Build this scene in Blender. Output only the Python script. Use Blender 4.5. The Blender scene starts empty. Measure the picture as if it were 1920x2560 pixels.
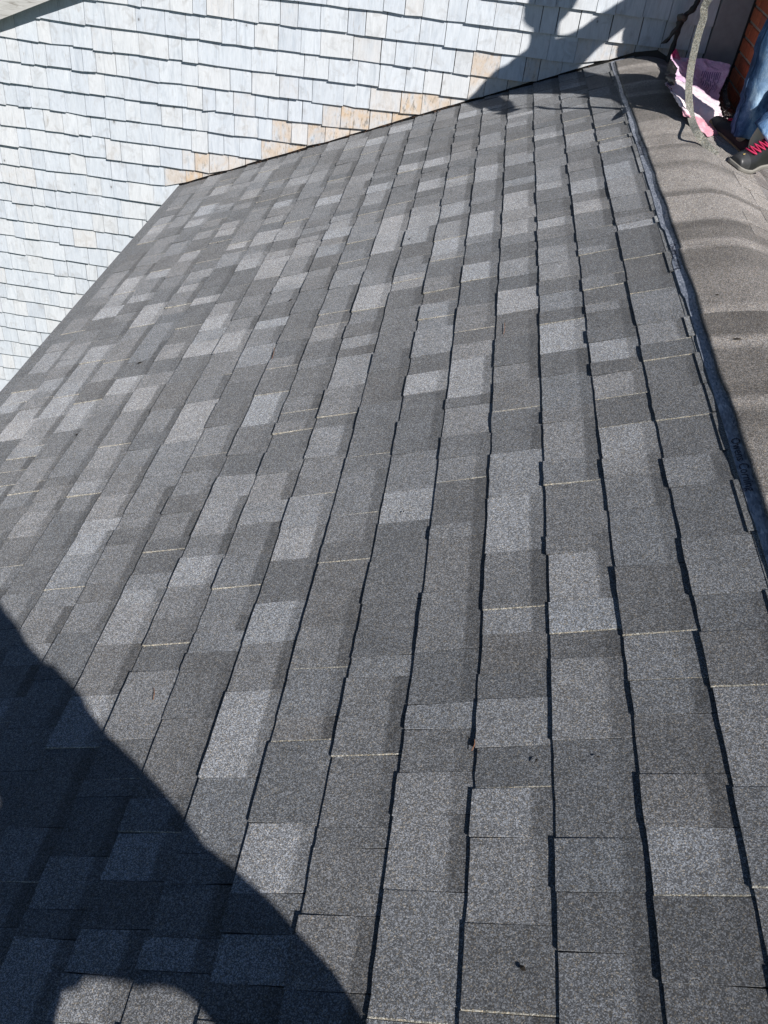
import bpy, bmesh, math, random
import numpy as np
from mathutils import Matrix, Vector, noise

random.seed(11)
rng = np.random.default_rng(11)
sc = bpy.context.scene
col = sc.collection

# ------------------------------------------------------------------ camera
FPX = 1990.14                       # focal length in pixels of the 1920 px wide photograph
CAM = np.array([-0.93, 0.0, 1.0192])
R = np.array([[0.98783098, -0.15117173, 0.03656594],
              [0.12939794, 0.66837469, -0.73248306],
              [0.08629098, 0.72830102, 0.67980254]])
cd = bpy.data.cameras.new('camera')
cam = bpy.data.objects.new('camera', cd)
col.objects.link(cam)
cd.sensor_fit = 'HORIZONTAL'
cd.sensor_width = 36.0
cd.lens = 36.0 * FPX / 1920.0
cd.clip_start = 0.02
cd.clip_end = 3000.0
mw = Matrix(R.tolist()).to_4x4()
mw.translation = Vector(CAM.tolist())
cam.matrix_world = mw
sc.camera = cam

# ------------------------------------------------------------------ sky, sun, exposure
SUN_EL, SUN_AZ = 41.0, 42.0         # elevation; plan angle of the light from +Y towards -X
e_, a_ = math.radians(SUN_EL), math.radians(SUN_AZ)
L = np.array([-math.sin(a_) * math.cos(e_), math.cos(a_) * math.cos(e_), -math.sin(e_)])
w = bpy.data.worlds.new('World')
sc.world = w
w.use_nodes = True
nt = w.node_tree
sky = nt.nodes.new('ShaderNodeTexSky')
sky.sky_type = 'NISHITA'
sky.sun_disc = False
sky.sun_elevation = e_
sky.sun_rotation = math.radians(180.0 - SUN_AZ)
sky.air_density = 1.0
sky.dust_density = 0.0
sky.ozone_density = 4.0
nt.links.new(sky.outputs[0], nt.nodes['Background'].inputs[0])
nt.nodes['Background'].inputs[1].default_value = 0.05
sd = bpy.data.lights.new('sun', 'SUN')
sd.energy = 5.0
sd.angle = math.radians(0.53)
sd.color = (1.0, 0.968, 0.92)
so = bpy.data.objects.new('sun', sd)
col.objects.link(so)
so.rotation_euler = Vector(L.tolist()).to_track_quat('-Z', 'Y').to_euler()
sc.view_settings.view_transform = 'Standard'
sc.view_settings.look = 'None'
sc.view_settings.gamma = 1.0
sc.view_settings.exposure = 0.44

# ------------------------------------------------------------------ pixel helpers (photo pixel -> direction)
PITCH = math.radians(22.0722)
T, CP, SP = math.tan(PITCH), math.cos(PITCH), math.sin(PITCH)
YW = 5.215                          # plane of the house wall
def ray(px, py):
    return R @ np.array([(px - 960.0) / FPX, -(py - 1280.0) / FPX, -1.0])
def at_y(px, py, y):
    d = ray(px, py); return CAM + d * ((y - CAM[1]) / d[1])
def at_left(px, py, h=0.0):         # on the left slope, h above it
    d = ray(px, py); n = np.array([-T, 0, 1.0]); t = (h - n @ CAM) / (n @ d); return CAM + d * t
def at_right(px, py, h=0.0):
    d = ray(px, py); n = np.array([T, 0, 1.0]); t = (h - n @ CAM) / (n @ d); return CAM + d * t
def to_px(P):
    c = R.T @ (np.asarray(P, float) - CAM)
    return np.array([960 + FPX * c[0] / -c[2], 1280 - FPX * c[1] / -c[2]]), -c[2]

# ------------------------------------------------------------------ object helpers
def link(o, parent=None):
    col.objects.link(o)
    if parent is not None:
        o.parent = parent
    return o
def mesh_obj(name, verts, faces, mat, parent=None, cols=None, smooth=False, mats=None, fmat=None):
    me = bpy.data.meshes.new(name)
    me.from_pydata([tuple(map(float, v)) for v in verts], [], faces)
    if cols is not None:
        at = me.color_attributes.new('tone', 'FLOAT_COLOR', 'POINT')
        at.data.foreach_set('color', np.asarray(cols, np.float32).reshape(-1))
    for m in (mats or [mat]):
        me.materials.append(m)
    if fmat is not None:
        me.polygons.foreach_set('material_index', fmat)
    if smooth:
        me.polygons.foreach_set('use_smooth', [True] * len(me.polygons))
    me.update()
    return link(bpy.data.objects.new(name, me), parent)
def thing(name, label, cat, loc=(0, 0, 0), group=None):
    o = bpy.data.objects.new(name, None)
    o.empty_display_size = 0.1
    o.location = [float(v) for v in loc]
    col.objects.link(o)
    tag(o, label, cat, group)
    return o
def tag(o, label=None, cat=None, group=None, kind=None):
    if label: o['label'] = label
    if cat: o['category'] = cat
    if group: o['group'] = group
    if kind: o['kind'] = kind
    return o
def keep(o):                        # child meshes are written in world coordinates
    p = o.parent
    while p is not None and p.parent is not None: p = p.parent
    o.matrix_parent_inverse = Matrix.Translation(-Vector(o.parent.location)) if o.parent else Matrix()
    return o
def box(x0, x1, y0, y1, z0, z1):
    v = [(x0, y0, z0), (x1, y0, z0), (x1, y1, z0), (x0, y1, z0), (x0, y0, z1), (x1, y0, z1), (x1, y1, z1), (x0, y1, z1)]
    f = [(0, 3, 2, 1), (4, 5, 6, 7), (0, 1, 5, 4), (1, 2, 6, 5), (2, 3, 7, 6), (3, 0, 4, 7)]
    return v, f
def catmull(P, n):
    P = np.asarray(P, float); Q = np.vstack([2 * P[0] - P[1], P, 2 * P[-1] - P[-2]]); out = []
    for i in range(len(P) - 1):
        p0, p1, p2, p3 = Q[i:i + 4]
        for k in range(n):
            t = k / n
            out.append(.5 * (2 * p1 + (p2 - p0) * t + (2 * p0 - 5 * p1 + 4 * p2 - p3) * t * t + (3 * p1 - p0 - 3 * p2 + p3) * t ** 3))
    out.append(P[-1]); return np.array(out)
def tube(path, rad, seg=8, cap=True):
    path = np.asarray(path, float); n = len(path)
    rad = np.full(n, rad) if np.isscalar(rad) else np.asarray(rad)
    V, F = [], []
    up = np.array([0.31, 0.2, 0.93])
    for i in range(n):
        t = path[min(i + 1, n - 1)] - path[max(i - 1, 0)]; t = t / (np.linalg.norm(t) + 1e-9)
        u = np.cross(t, up); u /= np.linalg.norm(u) + 1e-9; v = np.cross(t, u)
        for k in range(seg):
            a = 2 * math.pi * k / seg; V.append(path[i] + rad[i] * (u * math.cos(a) + v * math.sin(a)))
    for i in range(n - 1):
        for k in range(seg):
            k2 = (k + 1) % seg; F.append((i * seg + k, i * seg + k2, (i + 1) * seg + k2, (i + 1) * seg + k))
    if cap:
        F.append(tuple(range(seg))[::-1]); F.append(tuple((n - 1) * seg + k for k in range(seg)))
    return V, F
def join(parts):
    V, F = [], []
    for v, f in parts:
        o = len(V); V += list(v); F += [tuple(i + o for i in q) for q in f]
    return V, F

# ------------------------------------------------------------------ materials
class N:
    def __init__(s, name):
        s.m = bpy.data.materials.new(name); s.m.use_nodes = True; s.t = s.m.node_tree
        s.b = s.t.nodes['Principled BSDF']
    def add(s, ty, **kw):
        n = s.t.nodes.new(ty)
        for k, v in kw.items(): setattr(n, k, v)
        return n
    def l(s, a, b): s.t.links.new(a, b)
    def val(s, sock, v):
        if hasattr(v, 'is_output') or isinstance(v, bpy.types.NodeSocket): s.l(v, sock)
        else: sock.default_value = v
    def math(s, op, a, b=None, c=None, clamp=False):
        n = s.add('ShaderNodeMath', operation=op, use_clamp=clamp)
        s.val(n.inputs[0], a)
        if b is not None: s.val(n.inputs[1], b)
        if c is not None: s.val(n.inputs[2], c)
        return n.outputs[0]
    def mix(s, f, a, b, mode='MIX'):
        n = s.add('ShaderNodeMix', data_type='RGBA', blend_type=mode)
        s.val(n.inputs[0], f); s.val(n.inputs[6], a); s.val(n.inputs[7], b)
        return n.outputs[2]
    def ramp(s, f, stops):
        n = s.add('ShaderNodeValToRGB'); s.val(n.inputs[0], f); e = n.color_ramp.elements
        while len(e) > 1: e.remove(e[-1])
        e[0].position = stops[0][0]; e[0].color = (*stops[0][1], 1)
        for p, c in stops[1:]:
            q = e.new(p); q.color = (*c, 1)
        return n.outputs[0]
    def noise(s, vec, scale, detail=2, rough=.5, dist=0.0):
        n = s.add('ShaderNodeTexNoise'); n.inputs['Scale'].default_value = scale; n.inputs['Detail'].default_value = detail
        n.inputs['Roughness'].default_value = rough; n.inputs['Distortion'].default_value = dist
        s.val(n.inputs['Vector'], vec); return n
    def coord(s): return s.add('ShaderNodeTexCoord').outputs['Object']
    def mapv(s, v, scale=(1, 1, 1), loc=(0, 0, 0)):
        n = s.add('ShaderNodeMapping'); n.inputs['Scale'].default_value = scale; n.inputs['Location'].default_value = loc
        s.l(v, n.inputs['Vector']); return n.outputs[0]
    def bump(s, h, strength, dist):
        n = s.add('ShaderNodeBump'); n.inputs['Strength'].default_value = strength; n.inputs['Distance'].default_value = dist
        s.l(h, n.inputs['Height']); s.l(n.outputs[0], s.b.inputs['Normal'])
    def set(s, **kw):
        for k, v in kw.items(): s.val(s.b.inputs[k.replace('_', ' ')], v)
        return s.m
def plain(name, c, rough=.6, spec=.3, metal=0.0, var=.12, scale=40):
    n = N(name); co = n.coord(); nz = n.noise(co, scale, 3).outputs[0]
    f = n.math('MULTIPLY_ADD', nz, 2 * var, 1 - var)
    v = n.add('ShaderNodeVectorMath', operation='SCALE'); v.inputs[0].default_value = c; n.l(f, v.inputs['Scale'])
    return n.set(Base_Color=v.outputs[0], Roughness=rough, Specular_IOR_Level=spec, Metallic=metal)
def granule(name, tint=(1, 1, 1), gain=1.0, use_attr=True, flat=(.12, .12, .12)):
    n = N(name); co = n.coord()
    vo = n.add('ShaderNodeTexVoronoi'); vo.inputs['Scale'].default_value = 600; n.l(co, vo.inputs['Vector'])
    sp = n.add('ShaderNodeSeparateColor'); n.l(vo.outputs['Color'], sp.inputs[0])
    r = n.math('POWER', sp.outputs[0], 2.1)
    k = n.math('MULTIPLY_ADD', r, 1.95, 0.47)                         # mostly dark grains, a few pale ones
    vo2 = n.add('ShaderNodeTexVoronoi'); vo2.inputs['Scale'].default_value = 170; n.l(co, vo2.inputs['Vector'])
    s2 = n.add('ShaderNodeSeparateColor'); n.l(vo2.outputs['Color'], s2.inputs[0])
    k = n.math('MULTIPLY', k, n.math('MULTIPLY_ADD', s2.outputs[1], .22, .89))
    big = n.noise(co, 9, 4, .6).outputs[0]
    k = n.math('MULTIPLY', k, n.math('MULTIPLY_ADD', big, .5, .75))
    warm = n.math('GREATER_THAN', sp.outputs[1], .84)
    g = n.mix(warm, (.955, .995, 1.06, 1), (1.15, 1.04, .88, 1))
    if use_attr:
        a = n.add('ShaderNodeAttribute'); a.attribute_name = 'tone'; base = a.outputs['Color']
    else:
        base = (*flat, 1)
    c = n.mix(1.0, base, g, 'MULTIPLY')
    c = n.mix(1.0, c, (tint[0] * gain, tint[1] * gain, tint[2] * gain, 1), 'MULTIPLY')
    v = n.add('ShaderNodeVectorMath', operation='SCALE'); n.l(c, v.inputs[0]); n.l(k, v.inputs['Scale'])
    h = n.math('MULTIPLY_ADD', vo.outputs['Distance'], -1.0, n.math('MULTIPLY', sp.outputs[2], .5))
    n.bump(h, .35, .0014); n.b.inputs['Diffuse Roughness'].default_value = 1.0
    return n.set(Base_Color=v.outputs[0], Roughness=.82, Specular_IOR_Level=.35)

M_SHINGLE = granule('asphalt_granules')
M_RIDGE = granule('asphalt_granules_ridge', tint=(1.09, 1.0, .93))
M_ASPH_EDGE = plain('asphalt_mat_edge', (.012, .012, .013), .8, .2)

def wood_white():
    n = N('weathered_cedar'); co = n.coord()
    a = n.add('ShaderNodeAttribute'); a.attribute_name = 'tone'
    sep = n.add('ShaderNodeSeparateColor'); n.l(a.outputs['Color'], sep.inputs[0])     # r: tint, g: stain, b: random
    off = n.add('ShaderNodeCombineXYZ'); n.l(n.math('MULTIPLY', sep.outputs[2], 37.0), off.inputs[0]); n.l(n.math('MULTIPLY', sep.outputs[2], 91.0), off.inputs[2])
    ad = n.add('ShaderNodeVectorMath', operation='ADD'); n.l(co, ad.inputs[0]); n.l(off.outputs[0], ad.inputs[1]); p = ad.outputs[0]
    grain = n.noise(n.mapv(p, (150, 150, 6)), 1.0, 4, .62, .4).outputs[0]
    streak = n.noise(n.mapv(p, (26, 26, 3.2)), 1.0, 4, .6, 1.1).outputs[0]
    blot = n.noise(p, 13, 4, .6, .8).outputs[0]
    base = n.ramp(streak, [(.25, (.41, .45, .50)), (.45, (.535, .57, .615)), (.7, (.60, .63, .67))])
    base = n.mix(n.math('MULTIPLY', n.math('SUBTRACT', sep.outputs[0], 0.5), .8, clamp=True), base, (.62, .60, .58, 1))
    base = n.mix(n.math('MULTIPLY', n.math('SUBTRACT', .5, sep.outputs[0]), .9, clamp=True), base, (.47, .505, .56, 1))
    g = n.math('MULTIPLY_ADD', grain, .42, .79)
    v = n.add('ShaderNodeVectorMath', operation='SCALE'); n.l(base, v.inputs[0]); n.l(g, v.inputs['Scale']); c = v.outputs[0]
    # brown-grey weather blotches
    dk = n.math('MULTIPLY', n.math('SUBTRACT', blot, .55), 4.5, clamp=True)
    c = n.mix(n.math('MULTIPLY', n.math('MULTIPLY', dk, n.math('MULTIPLY_ADD', grain, 1.6, -.2, clamp=True)), .75), c, (.24, .22, .20, 1))
    sk = n.noise(n.mapv(p, (75, 75, 5)), 1.0, 4, .65, .6).outputs[0]
    sk = n.math('MULTIPLY', n.math('SUBTRACT', sk, .56), 5.0, clamp=True)
    sk = n.math('MULTIPLY', sk, n.math('MULTIPLY', n.math('SUBTRACT', n.noise(p, 7, 2).outputs[0], .42), 4.0, clamp=True))
    c = n.mix(n.math('MULTIPLY', sk, .75), c, (.30, .26, .22, 1))
    # sparse knots
    kv = n.add('ShaderNodeTexVoronoi'); kv.inputs['Scale'].default_value = 1.0
    n.l(n.mapv(p, (8.5, 0.01, 6.2)), kv.inputs['Vector'])
    ks = n.add('ShaderNodeSeparateColor'); n.l(kv.outputs['Color'], ks.inputs[0])
    pick = n.math('GREATER_THAN', ks.outputs[0], .35)
    d = kv.outputs['Distance']
    core = n.math('MULTIPLY', n.math('SUBTRACT', .075, d), 22.0, clamp=True)
    ring = n.math('MULTIPLY', n.math('MULTIPLY', n.math('SUBTRACT', .17, d), 12.0, clamp=True), n.math('MULTIPLY_ADD', n.math('SINE', n.math('MULTIPLY', d, 150.0)), .5, .5))
    kk = n.math('MULTIPLY', pick, n.math('MAXIMUM', core, n.math('MULTIPLY', ring, .3)))
    c = n.mix(n.math('MULTIPLY', kk, .85), c, (.15, .145, .145, 1))
    # fresh orange wood and mildew on the lowest pieces along the roof
    st = n.math('MULTIPLY', sep.outputs[1], n.math('MULTIPLY', n.math('SUBTRACT', n.math('MULTIPLY_ADD', streak, .6, n.math('MULTIPLY', blot, .7)), .45), 3.6, clamp=True), clamp=True)
    c = n.mix(st, c, (.55, .42, .30, 1))
    mil = n.math('MULTIPLY', sep.outputs[1], n.math('MULTIPLY', n.math('SUBTRACT', n.noise(n.mapv(p, (1, 1, .35)), 70, 5, .7).outputs[0], .53), 6.0, clamp=True))
    c = n.mix(n.math('MULTIPLY', mil, .8), c, (.07, .07, .06, 1))
    n.bump(n.math('ADD', grain, n.math('MULTIPLY', streak, .5)), .35, .002)
    return n.set(Base_Color=c, Roughness=.75, Specular_IOR_Level=.25)
M_CEDAR = wood_white()
M_BACKWALL = plain('wall_felt', (.10, .09, .08), .9, .1)
def board():
    n = N('weathered_board'); co = n.coord()
    g = n.noise(n.mapv(co, (7, 40, 60)), 1.0, 5, .65, .8).outputs[0]
    c = n.ramp(g, [(.3, (.22, .20, .18)), (.45, (.44, .43, .41)), (.7, (.55, .545, .53))])
    n.bump(g, .4, .003)
    return n.set(Base_Color=c, Roughness=.75, Specular_IOR_Level=.25)
M_RAKE = board()
M_CORNER = plain('grey_corner_paint', (.27, .28, .29), .6, .3, var=.25, scale=22)

# ------------------------------------------------------------------ ground
v, f = box(-200, 200, -200, 200, -7.2, -7.0)
def grass_mat():
    n = N('lawn'); co = n.coord(); a = n.noise(co, 3, 5, .7).outputs[0]; b = n.noise(co, 60, 3, .7).outputs[0]
    c = n.ramp(n.math('MULTIPLY_ADD', b, .5, n.math('MULTIPLY', a, .5)), [(.3, (.03, .045, .015)), (.55, (.06, .085, .03)), (.75, (.11, .10, .05))])
    return n.set(Base_Color=c, Roughness=.95, Specular_IOR_Level=.1)
tag(mesh_obj('ground', v, f, grass_mat()), kind='structure')

# ------------------------------------------------------------------ the wing and its shingled roof
wing = thing('house_wing', 'low house wing with a grey asphalt shingle gable roof', 'building')
Y0, Y1 = -0.9, 5.19
EAVE = 3.02
def Lp(d, y, h=0.0): return np.array([-d * CP - SP * h, y, -d * SP + CP * h])
def Rp(d, y, h=0.0): return np.array([d * CP + SP * h, y, -d * SP + CP * h])
def deck():
    prof = []
    for s in (-1, 1):
        pass
    top = [Lp(EAVE + .015, 0, -.004), Lp(.08, 0, -.006), Rp(.08, 0, -.006), Rp(EAVE + .015, 0, -.004)]
    bot = [Rp(EAVE + .015, 0, -.03), Rp(.08, 0, -.2), Lp(.08, 0, -.2), Lp(EAVE + .015, 0, -.03)]
    P = top + bot; V = []
    for y in (Y0, Y1):
        V += [(p[0], y, p[2]) for p in P]
    n = len(P); F = [tuple(range(n)), tuple(range(2 * n - 1, n - 1, -1))]
    F += [(i, i + n, (i + 1) % n + n, (i + 1) % n) for i in range(n)]
    return V, F
v, f = deck()
roof = mesh_obj('roof', v, f, plain('roof_deck_felt', (.02, .02, .021), .85, .2), wing)
# side walls of the wing under the roof
def wing_wall():
    parts = []
    xe = EAVE * CP - .12; ze = -EAVE * SP - .05
    parts.append(box(-xe, -xe + .12, Y0 + .1, YW - .01, -7, ze - .02))
    parts.append(box(xe - .12, xe, Y0 + .1, YW - .01, -7, ze - .02))
    parts.append(box(-xe, xe, Y0 + .1, Y0 + .2, -7.0, ze - .05))
    return join(parts)
v, f = wing_wall()
mesh_obj('wall', v, f, plain('wing_wall_boards', (.5, .5, .49), .7, .2), wing)
v, f = join([box(-EAVE * CP - .05, -EAVE * CP - .022, Y0, Y1, -EAVE * SP - .17, -EAVE * SP - .045)])
mesh_obj('fascia_board', v, f, M_RAKE, wing)

EXPO, D0, NC = 0.143, 0.377, 19
DARK, MID, ML, LI = .097, .121, .150, .183
# tones read off the photograph: zoom window (x0, y0, scale) and (x, y_top, y_bottom, tone)
PATCH = []
def patches(x0, y0, s, rows):
    for x, ya, yb, t in rows: PATCH.append((x0 + s * x, y0 + s * ya, y0 + s * yb, t))
patches(400, 300, .6028, [(455, 575, 660, LI), (880, 690, 790, LI), (780, 620, 695, ML), (1330, 595, 665, LI), (1490, 705, 800, LI), (1490, 580, 650, ML),
    (1110, 1050, 1135, LI), (1290, 990, 1150, LI), (1280, 1185, 1310, ML), (1030, 1540, 1670, LI), (440, 1150, 1270, LI), (310, 880, 965, LI), (690, 1275, 1400, ML),
    (150, 1170, 1340, LI), (1490, 1380, 1560, ML), (1490, 1565, 1795, LI), (630, 1560, 1690, ML), (600, 1690, 1825, LI), (320, 1480, 1570, ML), (740, 455, 492, LI),
    (965, 400, 470, LI), (950, 505, 552, LI), (1085, 450, 515, ML), (1140, 250, 292, LI), (1375, 190, 255, LI), (1225, 345, 402, LI), (1490, 300, 372, LI), (1040, 185, 215, LI),
    (200, 735, 765, LI), (265, 275, 312, LI), (60, 930, 995, ML), (800, 980, 1110, ML), (920, 780, 960, DARK), (1330, 680, 770, DARK), (1300, 1150, 1190, DARK), (900, 1040, 1180, DARK),
    (500, 1030, 1140, DARK), (400, 1280, 1390, DARK), (1220, 1310, 1400, DARK), (1000, 1680, 1830, DARK)])
patches(900, 1500, .6148, [(905, 5, 135, LI), (630, 40, 140, ML), (1230, 140, 330, ML), (625, 405, 600, ML), (930, 245, 570, ML), (1560, 360, 765, ML), (310, 710, 880, ML), (630, 770, 970, ML),
    (910, 140, 240, DARK), (630, 150, 300, DARK), (960, 575, 975, DARK), (1290, 470, 715, DARK), (1330, 720, 930, MID), (610, 1325, 1690, DARK), (1500, 130, 355, DARK), (310, 530, 705, DARK), (60, 930, 1015, DARK), (250, 1190, 1724, MID), (1000, 1195, 1440, DARK)])
patches(0, 1500, .6028, [(1185, 930, 1222, LI), (990, 380, 742, LI), (560, 20, 190, ML), (330, 400, 620, LI), (575, 970, 1170, LI), (480, 1355, 1560, LI), (1065, 1395, 1600, LI), (390, 1580, 1759, ML),
    (1200, 590, 930, DARK), (850, 300, 495, DARK), (720, 190, 300, DARK), (530, 1180, 1370, DARK), (1120, 1230, 1390, DARK), (1020, 1610, 1759, DARK), (500, 750, 820, DARK)])
patches(1300, 400, .4522, [(600, 100, 200, ML), (400, 230, 292, LI), (540, 1000, 1112, LI), (250, 900, 1062, LI), (240, 740, 832, ML), (560, 1190, 1312, ML), (600, 190, 280, DARK), (240, 660, 735, DARK), (530, 930, 1000, DARK),
    (540, 1115, 1180, DARK), (700, 380, 540, DARK), (260, 1060, 1190, DARK), (600, 1330, 1470, DARK), (990, 1430, 1640, DARK), (1040, 1800, 2090, DARK), (760, 730, 900, MID), (650, 1750, 1930, MID)])
patches(0, 500, .422, [(880, 620, 752, LI), (620, 640, 706, LI), (460, 1200, 1372, LI), (840, 1110, 1252, LI), (130, 1240, 1312, LI), (1010, 860, 990, ML), (1225, 570, 612, LI), (1600, 380, 470, LI),
    (1550, 1190, 1340, LI), (1390, 790, 920, ML), (1080, 930, 1080, DARK), (1040, 250, 330, ML), (690, 450, 520, ML), (250, 900, 1030, ML), (650, 960, 1075, ML), (1440, 1190, 1340, DARK)])
forced = {j: [] for j in range(NC)}
def row_to_y(dm, row):
    lo, hi = -.25, 5.2
    for _ in range(40):
        m = .5 * (lo + hi)
        if to_px(Lp(dm, m))[0][1] > row: lo = m
        else: hi = m
    return .5 * (lo + hi)
for x, ya, yb, t in PATCH:
    P = at_left(x, .5 * (ya + yb)); d = -P[0] / CP
    j = int(math.ceil((d - D0) / EXPO)); j = min(max(j, 0), NC - 1)
    dm = D0 + EXPO * (j - .5)
    y1, y0 = row_to_y(dm, ya), row_to_y(dm, yb)
    if y1 - y0 < .03 or y1 - y0 > .6: continue
    if all(y1 < q[0] + .01 or y0 > q[1] - .01 for q in forced[j]): forced[j].append((y0, y1, t))

def piece(P, dbutt, y0, y1, tone, hb, band, top=EXPO + .02, nseg=None, tint=1.0):
    """one shingle tab: tapered slab, raised at its lower (butt) edge"""
    ln = y1 - y0
    us = list(np.linspace(0, 1, (nseg or max(3, int(ln / .03))) + 1))
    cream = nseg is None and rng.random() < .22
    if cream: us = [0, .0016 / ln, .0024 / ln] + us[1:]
    ns = len(us) - 1
    skew0, skew1 = rng.normal(0, .0025, 2)
    ds = [dbutt - top, dbutt - EXPO + .033, dbutt - EXPO + .043, dbutt - .045, dbutt]
    V, C, F = [], [], []
    lift = abs(rng.normal(0, .0012)); ph = rng.uniform(0, 6.28)
    w = 1.0 + rng.normal(0, .009)
    for i, d in enumerate(ds):
        fr = (d - ds[0]) / (ds[-1] - ds[0])
        for k in range(ns + 1):
            u = us[k]
            y = y0 + ln * u + (skew0 * (1 - u) + skew1 * u) * (fr - .5)
            dd = d + (rng.normal(0, .0007) + .0012 * math.sin(3.1 * y + dbutt * 40) if i == 4 else 0)
            h = .0018 + (hb - .0018) * fr + (lift * max(0, fr - .6) * 2 * (.5 + .5 * math.cos(3 * u + ph)))
            V.append(P(dd, y, h))
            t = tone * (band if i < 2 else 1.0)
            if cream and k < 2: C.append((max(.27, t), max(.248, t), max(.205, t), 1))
            else: C.append((t * w, t, t * (2 - w) * 1.02, 1))
    W = ns + 1
    for i in range(4):
        for k in range(ns):
            F.append((i * W + k, i * W + k + 1, (i + 1) * W + k + 1, (i + 1) * W + k))
    fm = [0] * len(F)
    # butt face and ends
    o = len(V)
    for k in range(W):
        u = us[k]
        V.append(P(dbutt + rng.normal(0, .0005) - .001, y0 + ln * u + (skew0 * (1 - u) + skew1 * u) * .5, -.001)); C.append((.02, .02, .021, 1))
    for k in range(ns):
        F.append((4 * W + k, 4 * W + k + 1, o + k + 1, o + k))
    for k, e in ((0, 0), (ns, ns)):
        q = len(V)
        V.append(P(ds[0], V[k][1], -.001)); C.append((.30, .275, .22, 1))
        F.append((k, W + k, 2 * W + k, 3 * W + k, 4 * W + k, o + e, q))
    if P is Rp: pass
    else: F = [tuple(reversed(q)) for q in F]
    return V, F, C
def visible_area(P, dbutt, y0, y1):
    q = []
    for d, y in ((dbutt - EXPO, y0), (dbutt, y0), (dbutt, y1), (dbutt - EXPO, y1)):
        if y < .05: y = .05
        p, z = to_px(P(d, y)); q.append((min(max(p[0], 0), 1920), min(max(p[1], 0), 2560)))
    return abs(sum(q[i][0] * q[(i + 1) % 4][1] - q[(i + 1) % 4][0] * q[i][1] for i in range(4))) / 2

tabs = []
for j in range(NC):
    db = D0 + EXPO * j
    fs = sorted(forced[j]); segs = []; y = Y0
    def fill(a, b):
        rem = b - a; cuts = [a]
        while rem > .19:
            ln = random.choice([.055, .075, .09, .105, .12, .14, .17]) * random.uniform(.9, 1.1)
            cuts.append(cuts[-1] + ln); rem -= ln
        if b - cuts[-1] < .05 and len(cuts) > 1: cuts.pop()
        cuts.append(b)
        for k in range(len(cuts) - 1):
            t = random.choices([DARK, MID, ML, LI], [.36, .40, .17, .07])[0]
            segs.append((cuts[k], cuts[k + 1], t))
    for a, b, t in fs:
        if a - y > .03: fill(y, a)
        elif segs: segs[-1] = (segs[-1][0], a, segs[-1][2])
        segs.append((a, b, t)); y = b
    fill(y, Y1)
    tooth = random.random() < .5
    off = random.gauss(0, .0012)
    for a, b, t in segs:
        hb = .0092 if tooth else .0068
        if random.random() < .88: tooth = not tooth
        hb += random.gauss(0, .0007)
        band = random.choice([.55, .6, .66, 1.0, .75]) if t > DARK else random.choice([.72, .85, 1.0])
        tabs.append((visible_area(Lp, db, a, b), db + off + random.gauss(0, .0011) + (.0006 if hb > .008 else -.0006), a, b, t * random.uniform(.93, 1.08), hb, band))
tabs.sort(key=lambda q: -q[0])
bulk = ([], [], [])
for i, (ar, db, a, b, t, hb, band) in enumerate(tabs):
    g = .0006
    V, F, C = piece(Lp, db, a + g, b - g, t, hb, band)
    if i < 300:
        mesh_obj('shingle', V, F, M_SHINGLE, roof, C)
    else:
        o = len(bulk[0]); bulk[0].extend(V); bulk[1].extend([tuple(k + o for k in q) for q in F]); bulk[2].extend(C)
# starter strip at the eave joins the small pieces
V, F, C = piece(Lp, EAVE + .02, Y0, Y1, .09, .006, 1.0, top=.2, nseg=60)
o = len(bulk[0]); bulk[0].extend(V); bulk[1].extend([tuple(k + o for k in q) for q in F]); bulk[2].extend(C)
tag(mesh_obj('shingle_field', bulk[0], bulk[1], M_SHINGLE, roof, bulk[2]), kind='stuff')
# the far slope
bulk = ([], [], [])
for j in range(1, 19):
    db = .245 + EXPO * j; y = Y0; tooth = True
    while y < Y1 - .02:
        ln = min(random.uniform(.09, .24), Y1 - y)
        if Y1 - y - ln < .06: ln = Y1 - y
        V, F, C = piece(Rp, db, y + .0006, y + ln - .0006, random.choice([DARK, MID, MID, ML]), .0095 if tooth else .006, .8, nseg=2)
        o = len(bulk[0]); bulk[0].extend(V); bulk[1].extend([tuple(k + o for k in q) for q in F]); bulk[2].extend(C)
        y += ln; tooth = not tooth
tag(mesh_obj('far_slope_shingles', bulk[0], bulk[1], M_RIDGE, roof, bulk[2]), kind='stuff')

# upper lap of the top course: granule band, then the woven blue-grey nailing strip
def lap_band(d0, d1, h0, h1, mat, name, tone=None, jag=.0, seg=170, ya=None, yb=None):
    V, F, C = [], [], []
    ys = np.linspace(Y0 if ya is None else ya, Y1 - .02 if yb is None else yb, seg); e = 0
    for i, y in enumerate(ys):
        if i % 7 == 0: e = random.gauss(0, jag)
        for d, h in ((d0, h0), (d1 + e, h1), (d1 + e, 0.0)):
            V.append(Lp(d, y, h))
            C.append((tone or .1,) * 3 + (1,))
    for i in range(seg - 1):
        for k in range(2): F.append((i * 3 + k, i * 3 + k + 1, i * 3 + k + 4, i * 3 + k + 3))
    return mesh_obj(name, V, F, mat, roof, C)
lap_band(.10, .2365, .0040, .0042, M_SHINGLE, 'top_lap', .125, .0006)
for ar, db, a, b, t, hb, band in tabs:
    if db < D0 + .05 and hb < .0085: lap_band(.16, .243 + random.gauss(0, .001), .0046, .0072, M_SHINGLE, 'top_lap', t * 1.05, 0, 4, a + .002, b - .002)
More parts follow.
